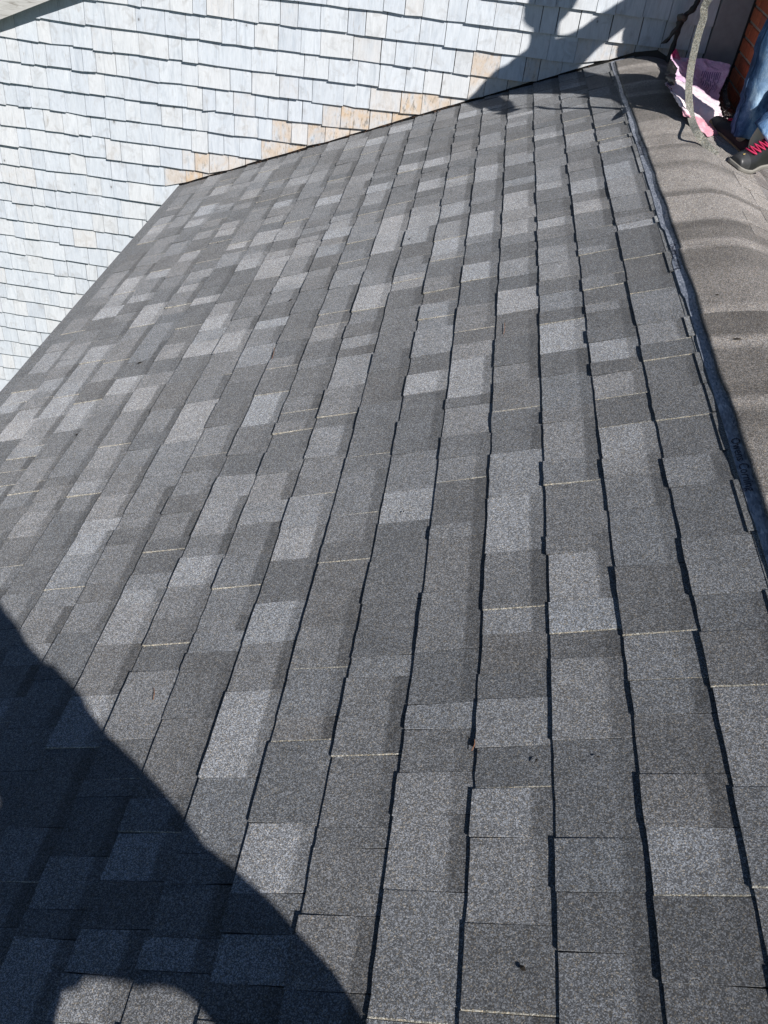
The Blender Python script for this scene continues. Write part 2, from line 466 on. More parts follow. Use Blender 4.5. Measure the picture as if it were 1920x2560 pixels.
def strip_mat():
    n = N('woven_nailing_strip'); co = n.coord()
    wv = n.add('ShaderNodeTexVoronoi'); wv.inputs['Scale'].default_value = 1.0; n.l(n.mapv(co, (260, 90, 260)), wv.inputs['Vector'])
    nz = n.noise(co, 18, 4, .65).outputs[0]
    s = n.add('ShaderNodeSeparateColor'); n.l(wv.outputs['Color'], s.inputs[0])
    c = n.ramp(n.math('MULTIPLY_ADD', s.outputs[0], .45, n.math('MULTIPLY', nz, .6)), [(.25, (.10, .115, .15)), (.5, (.17, .19, .235)), (.75, (.30, .32, .37)), (.92, (.6, .62, .66))])
    n.bump(s.outputs[1], .5, .001)
    return n.set(Base_Color=c, Roughness=n.math('MULTIPLY_ADD', s.outputs[2], .4, .2), Specular_IOR_Level=.7)
lap_band(.150, .2270, .0080, .0084, strip_mat(), 'nailing_strip', .1, .0022)
# print on the nailing strip
def lettering(text, size, place, mat, parent, name='lettering'):
    cu = bpy.data.curves.new('t', 'FONT'); cu.body = text; cu.size = size; cu.align_x = 'CENTER'; cu.resolution_u = 2
    ob = bpy.data.objects.new('t', cu); col.objects.link(ob)
    dg = bpy.context.evaluated_depsgraph_get()
    me = bpy.data.meshes.new_from_object(ob.evaluated_get(dg)); bpy.data.objects.remove(ob); bpy.data.curves.remove(cu)
    for vt in me.vertices:
        p = place(vt.co.x, vt.co.y); vt.co = [float(q) for q in p]
    me.materials.clear(); me.materials.append(mat); me.name = name
    return link(bpy.data.objects.new(name, me), parent)
M_INK = plain('dark_blue_ink', (.012, .014, .03), .6, .3)
for yc in (.35, 1.52, 2.62, 3.7):
    lettering('Owens Corning', .030, lambda x, y, yc=yc: Lp(.211 + y * -1 + .012 - .0, yc + x * 1.0, .0105) if False else Lp(.222 - y, yc - x, .0098), M_INK, roof)

# shingles folded over the ridge
def ridge_z(x, lift=0.0):
    z = -T * math.sqrt(x * x + .0105) + .0235
    return z
ridge_edges = []
yy = [-.9, -.15, .62, 1.28, 1.72, 2.20, 2.66, 3.10, 3.66, 4.30, 5.13]
lifts = {0: .010, 1: .009, 2: .008, 3: .013, 4: .015, 5: .0075, 6: .006, 7: .006, 8: .005, 9: .003, 10: .001}
edge_x = {0: -.194, 1: -.194, 2: -.194, 3: -.196, 4: -.196, 5: -.190, 6: -.187, 7: -.188, 8: -.192, 9: -.199}
for i in range(len(yy) - 1):
    y0, y1 = yy[i], yy[i + 1]
    ny = max(8, int((y1 - y0) / .03)); xs = np.concatenate([np.linspace(edge_x[i], .09, 22), np.linspace(.10, .252, 10)])
    nb = int((y1 - y0) / .11) + 2; bands = [random.choice([.085, .105, .13, .16, .185]) for _ in range(nb + 1)]
    cuts = np.sort(rng.uniform(0, 1, nb))
    V, F, C = [], [], []
    lift1 = lifts.get(i + 1, lifts[i])
    for a in range(ny + 1):
        u = a / ny; y = y0 + (y1 - y0) * u 
        ed = .0022 * math.sin(17 * y + i) + rng.normal(0, .0009)
        lf = lifts[i] * (1 - u) + lift1 * u
        bnd = bands[int(np.searchsorted(cuts, u))]
        for b, x in enumerate(xs):
            x = x + (ed if b == 0 else 0)
            q = max(0.0, (-.05 - x) / .14)
            z = ridge_z(x) + (lf + .002 * math.sin(9 * y)) * q ** 1.6 + .0025 * noise.noise((x * 9, y * 5, 1.7))
            if b == 0: V.append((x + .0015, y, z - .0045)); C.append((.02, .02, .02, 1))
            V.append((x, y, z))
            tn = bnd * (1 + .12 * noise.noise((x * 14, y * 9, 3.1)))
            C.append((tn, tn * .985, tn * .96, 1))
    W = len(xs) + 1
    for a in range(ny):
        for b in range(W - 1): F.append((a * W + b, a * W + b + 1, (a + 1) * W + b + 1, (a + 1) * W + b))
    mesh_obj('ridge_shingle', V, F, M_RIDGE, roof, C, smooth=True)
# tabs of the far slope's top course, each slit apart from the next
ys = [2.2]
while ys[-1] < 4.2: ys.append(ys[-1] + random.uniform(.075, .16))
for i in range(len(ys) - 1):
    x0 = random.choice([.075, .095, .14, .18]); V, F, C = [], [], []; tn = random.choice([.14, .17, .2])
    a, b = ys[i] + .0025, ys[i + 1] - .0025
    for u in range(6):
        x = x0 + (.262 - x0) * u / 5
        z = ridge_z(x) + .0014 + .0022 * u / 5
        V += [(x, a, z - .004), (x, a, z), (x, b, z), (x, b, z - .004)]; C += [(tn, tn * .98, tn * .95, 1)] * 4
    for u in range(5):
        for k in range(3): F.append((u * 4 + k, (u + 1) * 4 + k, (u + 1) * 4 + k + 1, u * 4 + k + 1))
    F += [(0, 1, 2, 3), (20, 23, 22, 21)]
    mesh_obj('ridge_tab', V, F, M_RIDGE, roof, C)

# ------------------------------------------------------------------ the house wall with cedar shingles
house = thing('main_house', 'tall house gable wall clad in weathered white cedar shingles', 'building', (0, 0, 0))
RS = .41
def rake_z(x): return -.262 + RS * (x + 3.80)
XL, XR = -4.9, 0.285
def wall_back():
    pts = [(-5.2, -7.0), (2.2, -7.0), (2.2, rake_z(2.2)), (-5.2, rake_z(-5.2))]
    V = [(x, YW, z) for x, z in pts] + [(x, YW + .15, z) for x, z in pts]
    return V, [(0, 1, 2, 3), (7, 6, 5, 4), (0, 4, 5, 1), (1, 5, 6, 2), (2, 6, 7, 3), (3, 7, 4, 0)]
v, f = wall_back()
hwall = mesh_obj('wall', v, f, M_BACKWALL, house)
ZR, WE = .147, .1295
def roof_line(x): return -T * abs(x) + .016 if x > -EAVE * CP - .02 else -99
wsh = []
for k in range(-8, 30):
    zb = ZR - WE * k
    x = XL + random.uniform(0, .1)
    while x < XR:
        wd = random.choice([.085, .105, .12, .135, .15, .165, .185]) * random.uniform(.93, 1.07)
        x1 = x + wd
        if x1 > XR - .05: x1 = XR
        wsh.append((k, zb, x, x1)); x = x1
items = []
for k, zb, x0, x1 in wsh:
    jz = random.gauss(0, .0021); tl = random.gauss(0, .0014)
    g = random.choice([.0012, .002, .003, .0045, .006])
    xa, xb = x0 + g * .5, x1 - g * .5
    za, zc = zb + jz - tl, zb + jz + tl
    zt = zb + WE + .03
    ra, rb = roof_line(xa), roof_line(xb)
    if ra > zt - .035 and rb > zt - .035: continue
    if zb > rake_z(xb) + .02: continue
    zta, ztb = min(zt, max(rake_z(xa) + .03, zb + .004)), min(zt, max(rake_z(xb) + .03, zb + .004))
    cutz = False
    if ra > za: za = ra; cutz = True
    if rb > zc: zc = rb; cutz = True
    if za > zt - .01 : za = zt - .01
    if zc > zt - .01 : zc = zt - .01
    th = .0265 + random.gauss(0, .0025); tw = random.gauss(0, .0012)
    def yo(z, s): return YW - (.006 + (th + s * tw - .006) * min(1.15, max(0, (zt - z) / (zt - zb))))
    n = 3
    V, C = [], []
    near = max(0.0, 1.0 - min(abs(zb - ra), abs(zb - rb)) / .17) if ra > -50 else 0
    stain = (random.choice([0, 0, .0, .25, .5, .7]) if near > .4 and xa < -.9 else (random.choice([0, 0, 0, .12]) if random.random() < .3 else 0))
    if cutz: stain = random.choice([.5, .75, .95]) if xa < -1.0 else random.choice([.1, .3, .6])
    tint, rd = random.random(), random.random()
    for (x, z, s) in ((xa, za, -1), (xb, zc, 1), (xb, ztb, 1), (xa, zta, -1)):
        V.append((x, yo(z, s), z)); C.append((tint, stain, rd, 1))
    for (x, z, s) in ((xa, za, -1), (xb, zc, 1), (xb, ztb, 1), (xa, zta, -1)):
        V.append((x, YW - .002, z)); C.append((tint, stain, rd, 1))
    F = [(0, 1, 2, 3), (0, 4, 5, 1), (1, 5, 6, 2), (3, 7, 4, 0), (2, 6, 7, 3)]
    pa, _ = to_px((.5 * (xa + xb), YW, zb + .06))
    inv = -30 < pa[0] < 1950 and -40 < pa[1] < 1050
    # hidden under the wing's roof?
    items.append((inv, V, F, C, pa))
vis = [q for q in items if q[0]]
vis.sort(key=lambda q: -min(q[4][0] - -60, 10**9) * 0 + (q[4][1] < 0) + (q[4][0] < 0))
print('wall shingles', len(items), 'in view', len(vis))
bulk = ([], [], [])
nv = 0
for q in vis + [q for q in items if not q[0]]:
    if q[0] and nv < 300:
        mesh_obj('wall_shingle', q[1], q[2], M_CEDAR, hwall, q[3]); nv += 1
    else:
        o = len(bulk[0]); bulk[0].extend(q[1]); bulk[1].extend([tuple(i + o for i in t) for t in q[2]]); bulk[2].extend(q[3])
tag(mesh_obj('wall_shingle_field', bulk[0], bulk[1], M_CEDAR, hwall, bulk[2]), kind='stuff')
# corner board beside the chimney
v, f = box(.290, .452, YW - .032, YW - .001, -.6, 1.55)
mesh_obj('corner_board', v, f, M_CORNER, house)
# rake board, its soffit and the roof edge above
def slant(y0, y1, zo0, zo1, x0=-5.4, x1=2.4):
    V = [(x0, y0, rake_z(x0) + zo0), (x1, y0, rake_z(x1) + zo0), (x1, y1, rake_z(x1) + zo0), (x0, y1, rake_z(x0) + zo0),
         (x0, y0, rake_z(x0) + zo1), (x1, y0, rake_z(x1) + zo1), (x1, y1, rake_z(x1) + zo1), (x0, y1, rake_z(x0) + zo1)]
    return V, box(0, 1, 0, 1, 0, 1)[1]
v, f = slant(YW - .105, YW - .08, 0, .125); mesh_obj('rake_board', v, f, M_RAKE, house)
v, f = slant(YW - .081, YW - .003, .035, .06); mesh_obj('soffit', v, f, M_RAKE, house)
v, f = slant(YW - .14, YW + .2, .127, .16); mesh_obj('roof_edge', v, f, plain('brown_roof_edge', (.06, .045, .035), .8, .2), house)
v, f = join([box(-.0, .0001, 0, .0001, 0, .0001)])
# step flashing and caulk along the roof line
def flashing():
    V, F = [], []
    xs = np.linspace(-EAVE * CP, -.22, 90); jz = 0
    for i, x in enumerate(xs):
        if i % 4 == 0: jz = random.uniform(-.002, .006)
        z = -T * abs(x)
        V += [(x, YW - .030, z + .007), (x, YW - .0265, z + .013 + jz), (x, YW - .002, z + .013 + jz)]
    for i in range(len(xs) - 1):
        for k in range(2): F.append((i * 3 + k, (i + 1) * 3 + k, (i + 1) * 3 + k + 1, i * 3 + k + 1))
    return V, F
v, f = flashing(); mesh_obj('flashing', v, f, plain('dark_flashing', (.010, .010, .010), .8, .1), house)

# ------------------------------------------------------------------ chimney, brick by brick
CX, CY, CZ = .462, 4.47, 1.75
chim = thing('chimney', 'red brick chimney standing against the wall beside the ridge', 'chimney', (CX, CY, -.3))
def brick_mat():
    n = N('red_brick'); co = n.coord(); oi = n.add('ShaderNodeObjectInfo')
    a = n.noise(co, 55, 4, .65).outputs[0]
    c = n.ramp(oi.outputs['Random'], [(0, (.34, .085, .045)), (.35, (.46, .115, .055)), (.7, (.50, .15, .075)), (1, (.30, .09, .06))])
    s = n.add('ShaderNodeVectorMath', operation='SCALE'); n.l(c, s.inputs[0]); n.l(n.math('MULTIPLY_ADD', a, .9, .55), s.inputs['Scale'])
    n.bump(a, .5, .004)
    return n.set(Base_Color=s.outputs[0], Roughness=.85, Specular_IOR_Level=.2)
M_BRICK = brick_mat()
M_MORTAR = plain('grey_mortar', (.36, .30, .25), .95, .1, var=.35, scale=70)
v, f = box(CX + .007, CX + .58, CY + .007, YW - .034, -.62, CZ - .006)
o = mesh_obj('mortar_core', v, f, M_MORTAR, chim); keep(o)
def brick_mesh(lx, ly, lz, seed):
    bm = bmesh.new(); bmesh.ops.create_cube(bm, size=1)
    for q in bm.verts: q.co = (q.co.x * lx, q.co.y * ly, q.co.z * lz)
    bmesh.ops.bevel(bm, geom=bm.edges[:], offset=.004, segments=1, affect='EDGES')
    r = random.Random(seed)
    for q in bm.verts: q.co += Vector((r.gauss(0, .0009), r.gauss(0, .0009), r.gauss(0, .0009)))
    me = bpy.data.meshes.new('brick'); bm.to_mesh(me); bm.free(); me.materials.append(M_BRICK); return me
meshes = {}
def put_brick(cx, cy, cz, lx, ly, lz):
    key = (round(lx, 3), round(ly, 3), random.randint(0, 2))
    if key not in meshes: meshes[key] = brick_mesh(lx, ly, lz, len(meshes))
    b = link(bpy.data.objects.new('brick', meshes[key]), chim)
    b.location = (cx - CX + random.gauss(0, .001), cy - CY + random.gauss(0, .001), cz + .3)
BL, BW, BH, MO = .200, .095, .062, .011
z = -.60; row = 0
while z + BH < CZ:
    y = CY + (0 if row % 2 == 0 else BW + MO)
    while y < YW - .05:
        ln = min(BL, YW - .036 - y)
        if ln > .03: put_brick(CX + BW / 2, y + ln / 2, z + BH / 2, BW, ln, BH)
        y += BL + MO
    x = CX + (BW + MO if row % 2 == 0 else 0)
    while x < CX + .58:
        ln = min(BL, CX + .585 - x)
        if ln > .03: put_brick(x + ln / 2, CY + BW / 2, z + BH / 2, ln, BW, BH)
        x += BL + MO
    z += BH + MO; row += 1
v, f = box(CX - .03, CX + .62, CY - .03, YW - .036, CZ + .002, CZ + .09)
keep(mesh_obj('cap_slab', v, f, plain('concrete_cap', (.4, .38, .35), .9, .1), chim))
# grey lead flashing roll along the foot of the chimney
pth = [(CX - .022, y, -T * CX + .016 + .004 * math.sin(9 * y)) for y in np.linspace(CY - .02, YW - .06, 20)]
v, f = tube(pth, .013, 8); keep(mesh_obj('flashing', v, f, plain('grey_lead', (.22, .22, .23), .5, .5), chim, smooth=True))

# ------------------------------------------------------------------ crumpled plastic wrappers
def sheet(grid, nu, nv, crumple, seed, freq=9.0):
    G = np.array(grid)                          # rows x cols x 3
    A = np.array([catmull(G[r], nu) for r in range(G.shape[0])])
    B = np.array([catmull(A[:, c], nv) for c in range(A.shape[1])]).transpose(1, 0, 2)
    H, W = B.shape[:2]; V = []; UV = []
    for i in range(H):
        for k in range(W):
            p = B[i, k]; q = Vector(p.tolist()) * freq + Vector((seed, 0, 0))
            s = noise.ridged_multi_fractal(q, .9, 2.1, 4, 1.0, 2.0) - 1.1
            t = noise.noise_vector(q * .8)
            V.append(p + crumple * np.array([t.x * .7 + .3 * s, t.y * .7 - .4 * s, t.z * .5 + .5 * s])); UV.append((i / (H - 1), k / (W - 1)))
    F = [(i * W + k, i * W + k + 1, (i + 1) * W + k + 1, (i + 1) * W + k) for i in range(H - 1) for k in range(W - 1)]
    return V, F, UV, B
def pink_mat():
    n = N('pink_plastic_film'); co = n.coord()
    a = n.add('ShaderNodeAttribute'); a.attribute_name = 'tone'
    nz = n.noise(co, 24, 5, .65, .6).outputs[0]
    c = n.mix(n.math('MULTIPLY', n.math('SUBTRACT', nz, .5), 2.5, clamp=True), a.outputs['Color'], (.86, .80, .83, 1))
    n.bump(n.noise(co, 45, 5, .65, 1.2).outputs[0], .8, .012)
    return n.set(Base_Color=c, Roughness=.38, Specular_IOR_Level=.5)
M_PINK = pink_mat()
g = [[at_y(1688, 122, 4.97), at_y(1712, 144, 5.0), at_y(1750, 146, 5.02), at_y(1790, 149, 5.0), at_y(1823, 164, 4.95)],
     [at_y(1680, 150, 4.85), at_y(1712, 165, 4.93), at_y(1750, 182, 4.94), at_y(1785, 190, 4.92), at_y(1816, 196, 4.88)],
     [at_y(1674, 185, 4.72), at_y(1705, 196, 4.80), at_y(1742, 214, 4.80), at_y(1770, 236, 4.75), at_y(1797, 246, 4.72)],
     [at_right(1668, 212, .03), at_right(1700, 235, .04), at_right(1737, 246, .045), at_right(1775, 270, .05), at_right(1812, 292, .05)],
     [at_right(1685, 247, .02), at_right(1705, 265, .026), at_right(1735, 280, .03), at_right(1785, 300, .024), at_right(1846, 312, .02)],
     [at_right(1712, 287, .012), at_right(1726, 296, .016), at_right(1745, 316, .018), at_right(1766, 334, .016), at_right(1784, 338, .012)],
     [at_right(1716, 289, .006), at_right(1730, 300, .006), at_right(1748, 322, .006), at_right(1768, 340, .006), at_right(1787, 344, .006)]]
V, F, UV, B = sheet(g, 16, 13, .017, 4.0, 12.0)
C = []
for (u, k) in UV:
    if u < .36: c = (.60, .40, .58)
    elif u < .72: c = (.86, .74, .80)
    else: c = (.72, .34, .42)
    if u < .10 and k < .16: c = (.55, .03, .18)
    C.append((*c, 1))
bag = thing('plastic_wrapper', 'crumpled pink plastic shingle wrapper between ridge and brick chimney', 'wrapper', at_right(1735, 280))
keep(mesh_obj('film', V, F, M_PINK, bag, C, smooth=True))
# print on the standing flap: lines of small text, and a red block near the front edge
def film_at(u, k):
    H, W = B.shape[:2]; i, j = u * (H - 1), k * (W - 1); i0, j0 = min(int(i), H - 2), min(int(j), W - 2); a, b = i - i0, j - j0
    Vn = np.array(V).reshape(H, W, 3)
    return (Vn[i0, j0] * (1 - a) * (1 - b) + Vn[i0 + 1, j0] * a * (1 - b) + Vn[i0, j0 + 1] * (1 - a) * b + Vn[i0 + 1, j0 + 1] * a * b)
PV, PF = [], []
def film_rect(u0, u1, k0, k1, off=.004, nd=4):
    o = len(PV)
    for i in range(nd + 1):
        for k in (k0, k1):
            p = film_at(u0 + (u1 - u0) * i / nd, k); d = CAM - p; PV.append(p + d / np.linalg.norm(d) * off)
    for i in range(nd): PF.append((o + 2 * i, o + 2 * i + 1, o + 2 * i + 3, o + 2 * i + 2))
for r in range(10):
    k = .55 + .033 * r; ua = .13
    for _ in range(2):
        ub = ua + random.uniform(.05, .085); film_rect(ua, ub, k, k + .012); ua = ub + random.uniform(.012, .03)
for q in range(5): film_rect(.44 + .05 * q, .462 + .05 * q, .03, .11, nd=2)
tag(keep(mesh_obj('print', PV, PF, plain('violet_print', (.13, .08, .20), .5, .3), bag)), kind='stuff')
PV, PF = [], []
film_rect(.47, .53, .03, .12)
keep(mesh_obj('red_print', PV, PF, plain('red_print', (.38, .02, .05), .5, .3), bag))
M_BLACKFILM = N('black_plastic_film'); co = M_BLACKFILM.coord(); nz = M_BLACKFILM.noise(co, 42, 4, .7).outputs[0]
c = M_BLACKFILM.mix(M_BLACKFILM.math('GREATER_THAN', M_BLACKFILM.noise(M_BLACKFILM.mapv(co, (120, 120, 420)), 1.0, 1).outputs[0], .69), (.008, .008, .009, 1), (.5, .5, .5, 1))
M_BLACKFILM = M_BLACKFILM.set(Base_Color=c, Roughness=.35, Specular_IOR_Level=.4)
g = [[at_y(1800, 182, 4.96), at_y(1815, 190, 4.94), at_y(1826, 198, 4.90)],
     [at_y(1795, 215, 4.86), at_y(1808, 225, 4.84), at_y(1818, 232, 4.80)],
     [at_y(1795, 250, 4.72), at_y(1810, 262, 4.70), at_y(1824, 262, 4.68)],
     [at_right(1812, 288, .03), at_right(1826, 290, .03), at_right(1838, 286, .03)]]
V2, F2, _, _ = sheet(g, 8, 8, .010, 21.0)
tag(mesh_obj('black_wrapper', V2, F2, M_BLACKFILM, smooth=True), 'black plastic wrapper with white print tucked beside the bricks', 'wrapper')
g = [[at_y(1676, 150, 4.84), at_y(1684, 158, 4.82), at_y(1693, 172, 4.80)],
     [at_y(1667, 172, 4.76), at_y(1680, 178, 4.70), at_y(1690, 186, 4.70)],
     [at_right(1664, 196, .03), at_right(1680, 202, .09), at_right(1688, 203, .085)],
     [at_right(1672, 208, .04), at_right(1682, 212, .075), at_right(1687, 214, .075)]]
V2, F2, _, _ = sheet(g, 8, 8, .014, 33.0, 16)
tag(mesh_obj('black_scrap', V2, F2, plain('black_rubber_scrap', (.012, .012, .013), .35, .5), smooth=True), 'crumpled black plastic scrap at the edge of the pink wrapper', 'plastic scrap')

# ------------------------------------------------------------------ dark cable hanging down the wall
cable = thing('hanging_cable', 'thick weathered black cable hanging down the wall to the ridge', 'cable', at_y(1663, 190, 5.1))
pts = [at_y(1775, -60, 5.12), at_y(1748, -5, 5.13), at_y(1733, 22, 5.12), at_y(1712, 40, 5.13), at_y(1700, 62, 5.14), at_y(1688, 100, 5.13), at_y(1675, 140, 5.11), at_y(1664, 175, 5.08), at_y(1660, 196, 5.02)]
pp = catmull(pts, 6); rr = [.014 + .004 * math.sin(i * .9) * math.sin(i * .37) for i in range(len(pp))]
v, f = tube(pp, rr, 9)
keep(mesh_obj('sheath', v, f, plain('weathered_black_rubber', (.022, .020, .019), .55, .4, var=.5, scale=60), cable, smooth=True))
v, f = tube([at_y(1696, 44, 5.11), at_y(1704, 42, 5.10), at_y(1714, 47, 5.11)], .017, 8)
keep(mesh_obj('clip', v, f, plain('old_clip', (.09, .08, .07), .6, .4), cable, smooth=True))
fl = catmull([at_y(1701, 48, 5.11), at_y(1694, 66, 5.10), at_y(1680, 86, 5.09), at_y(1659, 108, 5.10)], 5)
V2 = []; F2 = []
for i, p in enumerate(fl):
    wv = .012 + .004 * math.sin(i); V2 += [p + np.array([-wv, 0, -.3 * wv]), p + np.array([0, -.006, 0]), p + np.array([wv, 0, .3 * wv])]
for i in range(len(fl) - 1): F2 += [(i * 3 + k, i * 3 + k + 1, i * 3 + k + 4, i * 3 + k + 3) for k in range(2)]
o = keep(mesh_obj('torn_strip', V2, F2, plain('torn_bitumen_strip', (.05, .048, .045), .7, .3, var=.4), cable, smooth=True))
o.modifiers.new('s', 'SOLIDIFY').thickness = .003

# ------------------------------------------------------------------ cut strip of shingle held by the worker
sp = [at_right(1791, 389, .004), at_right(1774, 372, .008), at_right(1758, 352, .014), at_right(1739, 324, .03), at_y(1728, 293, 3.93), at_y(1723, 253, 4.0), at_y(1722, 217, 4.04), at_y(1727, 172, 4.07),
      at_y(1734, 136, 4.075), at_y(1745, 90, 4.075), at_y(1759, 45, 4.07), at_y(1770, 0, 4.06), np.array([.045, 3.99, .62]), np.array([.095, 3.88, .80]), np.array([.11, 3.85, .86])]
pp = catmull(sp, 5)
V2, F2, C2 = [], [], []
for i, p in enumerate(pp):
    t = pp[min(i + 1, len(pp) - 1)] - pp[max(i - 1, 0)]; t /= np.linalg.norm(t)
    wdir = np.cross(t, CAM - p); wdir /= np.linalg.norm(wdir)
    # flat face turned part way to the sun
    nrm = np.cross(wdir, t); hw = .0150; th = .0026
    for a, b in ((-hw, -th), (hw, -th), (hw, th), (-hw, th)):
        V2.append(p + wdir * (a + random.gauss(0, .0003)) + nrm * b); C2.append((.27, .262, .235, 1))
for i in range(len(pp) - 1):
    for k in range(4): F2.append((i * 4 + k, i * 4 + (k + 1) % 4, (i + 1) * 4 + (k + 1) % 4, (i + 1) * 4 + k))
F2 += [(0, 1, 2, 3), tuple(len(V2) - 4 + k for k in (3, 2, 1, 0))]
tag(mesh_obj('shingle_offcut', V2, F2, granule('offcut_granules', (1.02, 1.0, .94)), cols=C2), 'long narrow granule-coated shingle offcut curving up from the ridge', 'shingle strip')

# ------------------------------------------------------------------ people
def skin_body(name, joints, edges, root, parent, mats, classify, subdiv=2, folds=0.0):
    me = bpy.data.meshes.new(name); names = list(joints)
    me.from_pydata([tuple(map(float, joints[n][0])) for n in names], [(names.index(a), names.index(b)) for a, b in edges], [])
    ob = bpy.data.objects.new(name, me); col.objects.link(ob)
    md = ob.modifiers.new('skin', 'SKIN'); md.use_smooth_shade = True; md.branch_smoothing = .6
    for i, n in enumerate(names):
        r = joints[n][1]; r = (r, r) if np.isscalar(r) else r
        me.skin_vertices[0].data[i].radius = r; me.skin_vertices[0].data[i].use_root = (n == root)
    ob.modifiers.new('sub', 'SUBSURF').levels = subdiv
    dg = bpy.context.evaluated_depsgraph_get(); m2 = bpy.data.meshes.new_from_object(ob.evaluated_get(dg))
    bpy.data.objects.remove(ob); m2.name = name
    m2.materials.clear()
    for m in mats: m2.materials.append(m)
    if folds:                       # loose folds in the clothing
        nn = [v.normal.copy() for v in m2.vertices]
        for v, q in zip(m2.vertices, nn):
            v.co += q * folds * (noise.noise(v.co * 9.0) + .6 * noise.noise(v.co * 21.0) + .25)
    for p in m2.polygons:
        p.material_index = classify(p.center); p.use_smooth = True
    return keep(link(bpy.data.objects.new(name, m2), parent))
def ellipsoid(c, r, seg=20, rings=14, rot=None):
    V, F = [], []
    for i in range(rings + 1):
        a = math.pi * i / rings
        for k in range(seg):
            b = 2 * math.pi * k / seg
            p = np.array([r[0] * math.sin(a) * math.cos(b), r[1] * math.sin(a) * math.sin(b), r[2] * math.cos(a)])
            V.append(np.array(c) + (rot @ p if rot is not None else p))
    for i in range(rings):
        for k in range(seg): F.append((i * seg + k, (i + 1) * seg + k, (i + 1) * seg + (k + 1) % seg, i * seg + (k + 1) % seg))
    return V, F
M_SKIN = plain('skin', (.55, .34, .25), .55, .35, var=.06)
M_HAIR = plain('brown_hair', (.05, .032, .02), .6, .3, var=.3, scale=90)
M_FLEECE = plain('dark_fleece', (.04, .05, .07), .9, .1, var=.2)
M_SHIRT = plain('grey_work_shirt', (.16, .17, .19), .9, .1, var=.15)
M_SOCK = plain('cream_sock', (.52, .46, .36), .9, .1)
M_EYE = plain('eye', (.03, .025, .02), .2, .5)
def denim():
    n = N('blue_denim'); co = n.coord()
    a = n.add('ShaderNodeAttribute'); a.attribute_name = 'tone'
    wv = n.noise(n.mapv(co, (420, 420, 130)), 1.0, 2, .6).outputs[0]
    fd = n.noise(n.mapv(co, (18, 18, 7)), 1.0, 5, .65, .6).outputs[0]
    f = n.math('ADD', n.math('MULTIPLY', n.math('SUBTRACT', fd, .5), 1.6), a.outputs['Fac'])
    c = n.ramp(f, [(.05, (.012, .020, .05)), (.35, (.035, .075, .17)), (.62, (.13, .24, .42)), (.9, (.36, .50, .66))])
    s = n.add('ShaderNodeVectorMath', operation='SCALE'); n.l(c, s.inputs[0]); n.l(n.math('MULTIPLY_ADD', wv, .9, .55), s.inputs['Scale'])
    n.bump(n.math('ADD', wv, n.math('MULTIPLY', fd, 2.0)), .5, .003)
    return n.set(Base_Color=s.outputs[0], Roughness=.85, Specular_IOR_Level=.15)
M_DENIM = denim()
def trousers(legs, parent, seam_side):
    """legs: list of paths [(point, radius)...] from hem to crotch; cloth wrinkles along each leg"""
    V, F, C = [], [], []; seams = []
    for li, leg in enumerate(legs):
        P = catmull([q[0] for q in leg], 12); Rr = np.interp(np.linspace(0, len(leg) - 1, len(P)), range(len(leg)), [q[1] for q in leg])
        seg = 28; o = len(V); sm = []
        for i, p in enumerate(P):
            t = P[min(i + 1, len(P) - 1)] - P[max(i - 1, 0)]; t /= np.linalg.norm(t)
            u = np.cross(np.array([0, 1.0, 0]), t); u /= np.linalg.norm(u); v = np.cross(t, u)
            for k in range(seg):
                a = 2 * math.pi * k / seg; d = u * math.cos(a) + v * math.sin(a)
                wr = .010 * noise.noise((d[0] * 2.2 + li * 7, d[1] * 2.2, p[2] * 13)) + .006 * noise.noise((d[0] * 4, d[1] * 4, p[2] * 34 + li))
                wr *= 1.6 if i < 14 else 1.0
                V.append(p + d * (Rr[i] + wr))
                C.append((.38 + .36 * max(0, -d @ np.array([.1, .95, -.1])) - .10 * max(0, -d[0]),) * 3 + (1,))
            sa = math.radians(seam_side); d = u * math.cos(sa) + v * math.sin(sa)
            wr = .010 * noise.noise((d[0] * 2.2 + li * 7, d[1] * 2.2, p[2] * 13)) + .006 * noise.noise((d[0] * 4, d[1] * 4, p[2] * 34 + li)); wr *= 1.6 if i < 14 else 1.0
            sm.append(p + d * (Rr[i] + wr + .0005))
        for i in range(len(P) - 1):
            for k in range(seg): F.append((o + i * seg + k, o + i * seg + (k + 1) % seg, o + (i + 1) * seg + (k + 1) % seg, o + (i + 1) * seg + k))
        seams.append(sm)
    ob = keep(mesh_obj('jeans', V, F, M_DENIM, parent, C, smooth=True))
    s = ob.modifiers.new('s', 'SOLIDIFY'); s.thickness = .003; s.offset = -1
    for sm in seams:
        v, f = tube(sm, .0032, 6); mesh_obj('seam', v, f, plain('seam_thread', (.05, .09, .17), .8, .2), ob, smooth=True)
    return ob
M_SHOE = plain('black_shoe_leather', (.014, .014, .015), .45, .4, var=.3, scale=60)
M_TOE = plain('grey_black_toe_cap', (.035, .035, .036), .42, .4, var=.4, scale=50)
M_SOLE = plain('grey_rubber_sole', (.24, .225, .20), .7, .3, var=.25)
M_GUM = plain('tan_gum_sole', (.46, .29, .15), .6, .3, var=.3)
M_LACE = plain('crimson_lace', (.46, .03, .09), .7, .2, var=.15)
M_GOLD = plain('gold_mark', (.6, .42, .14), .35, .5)
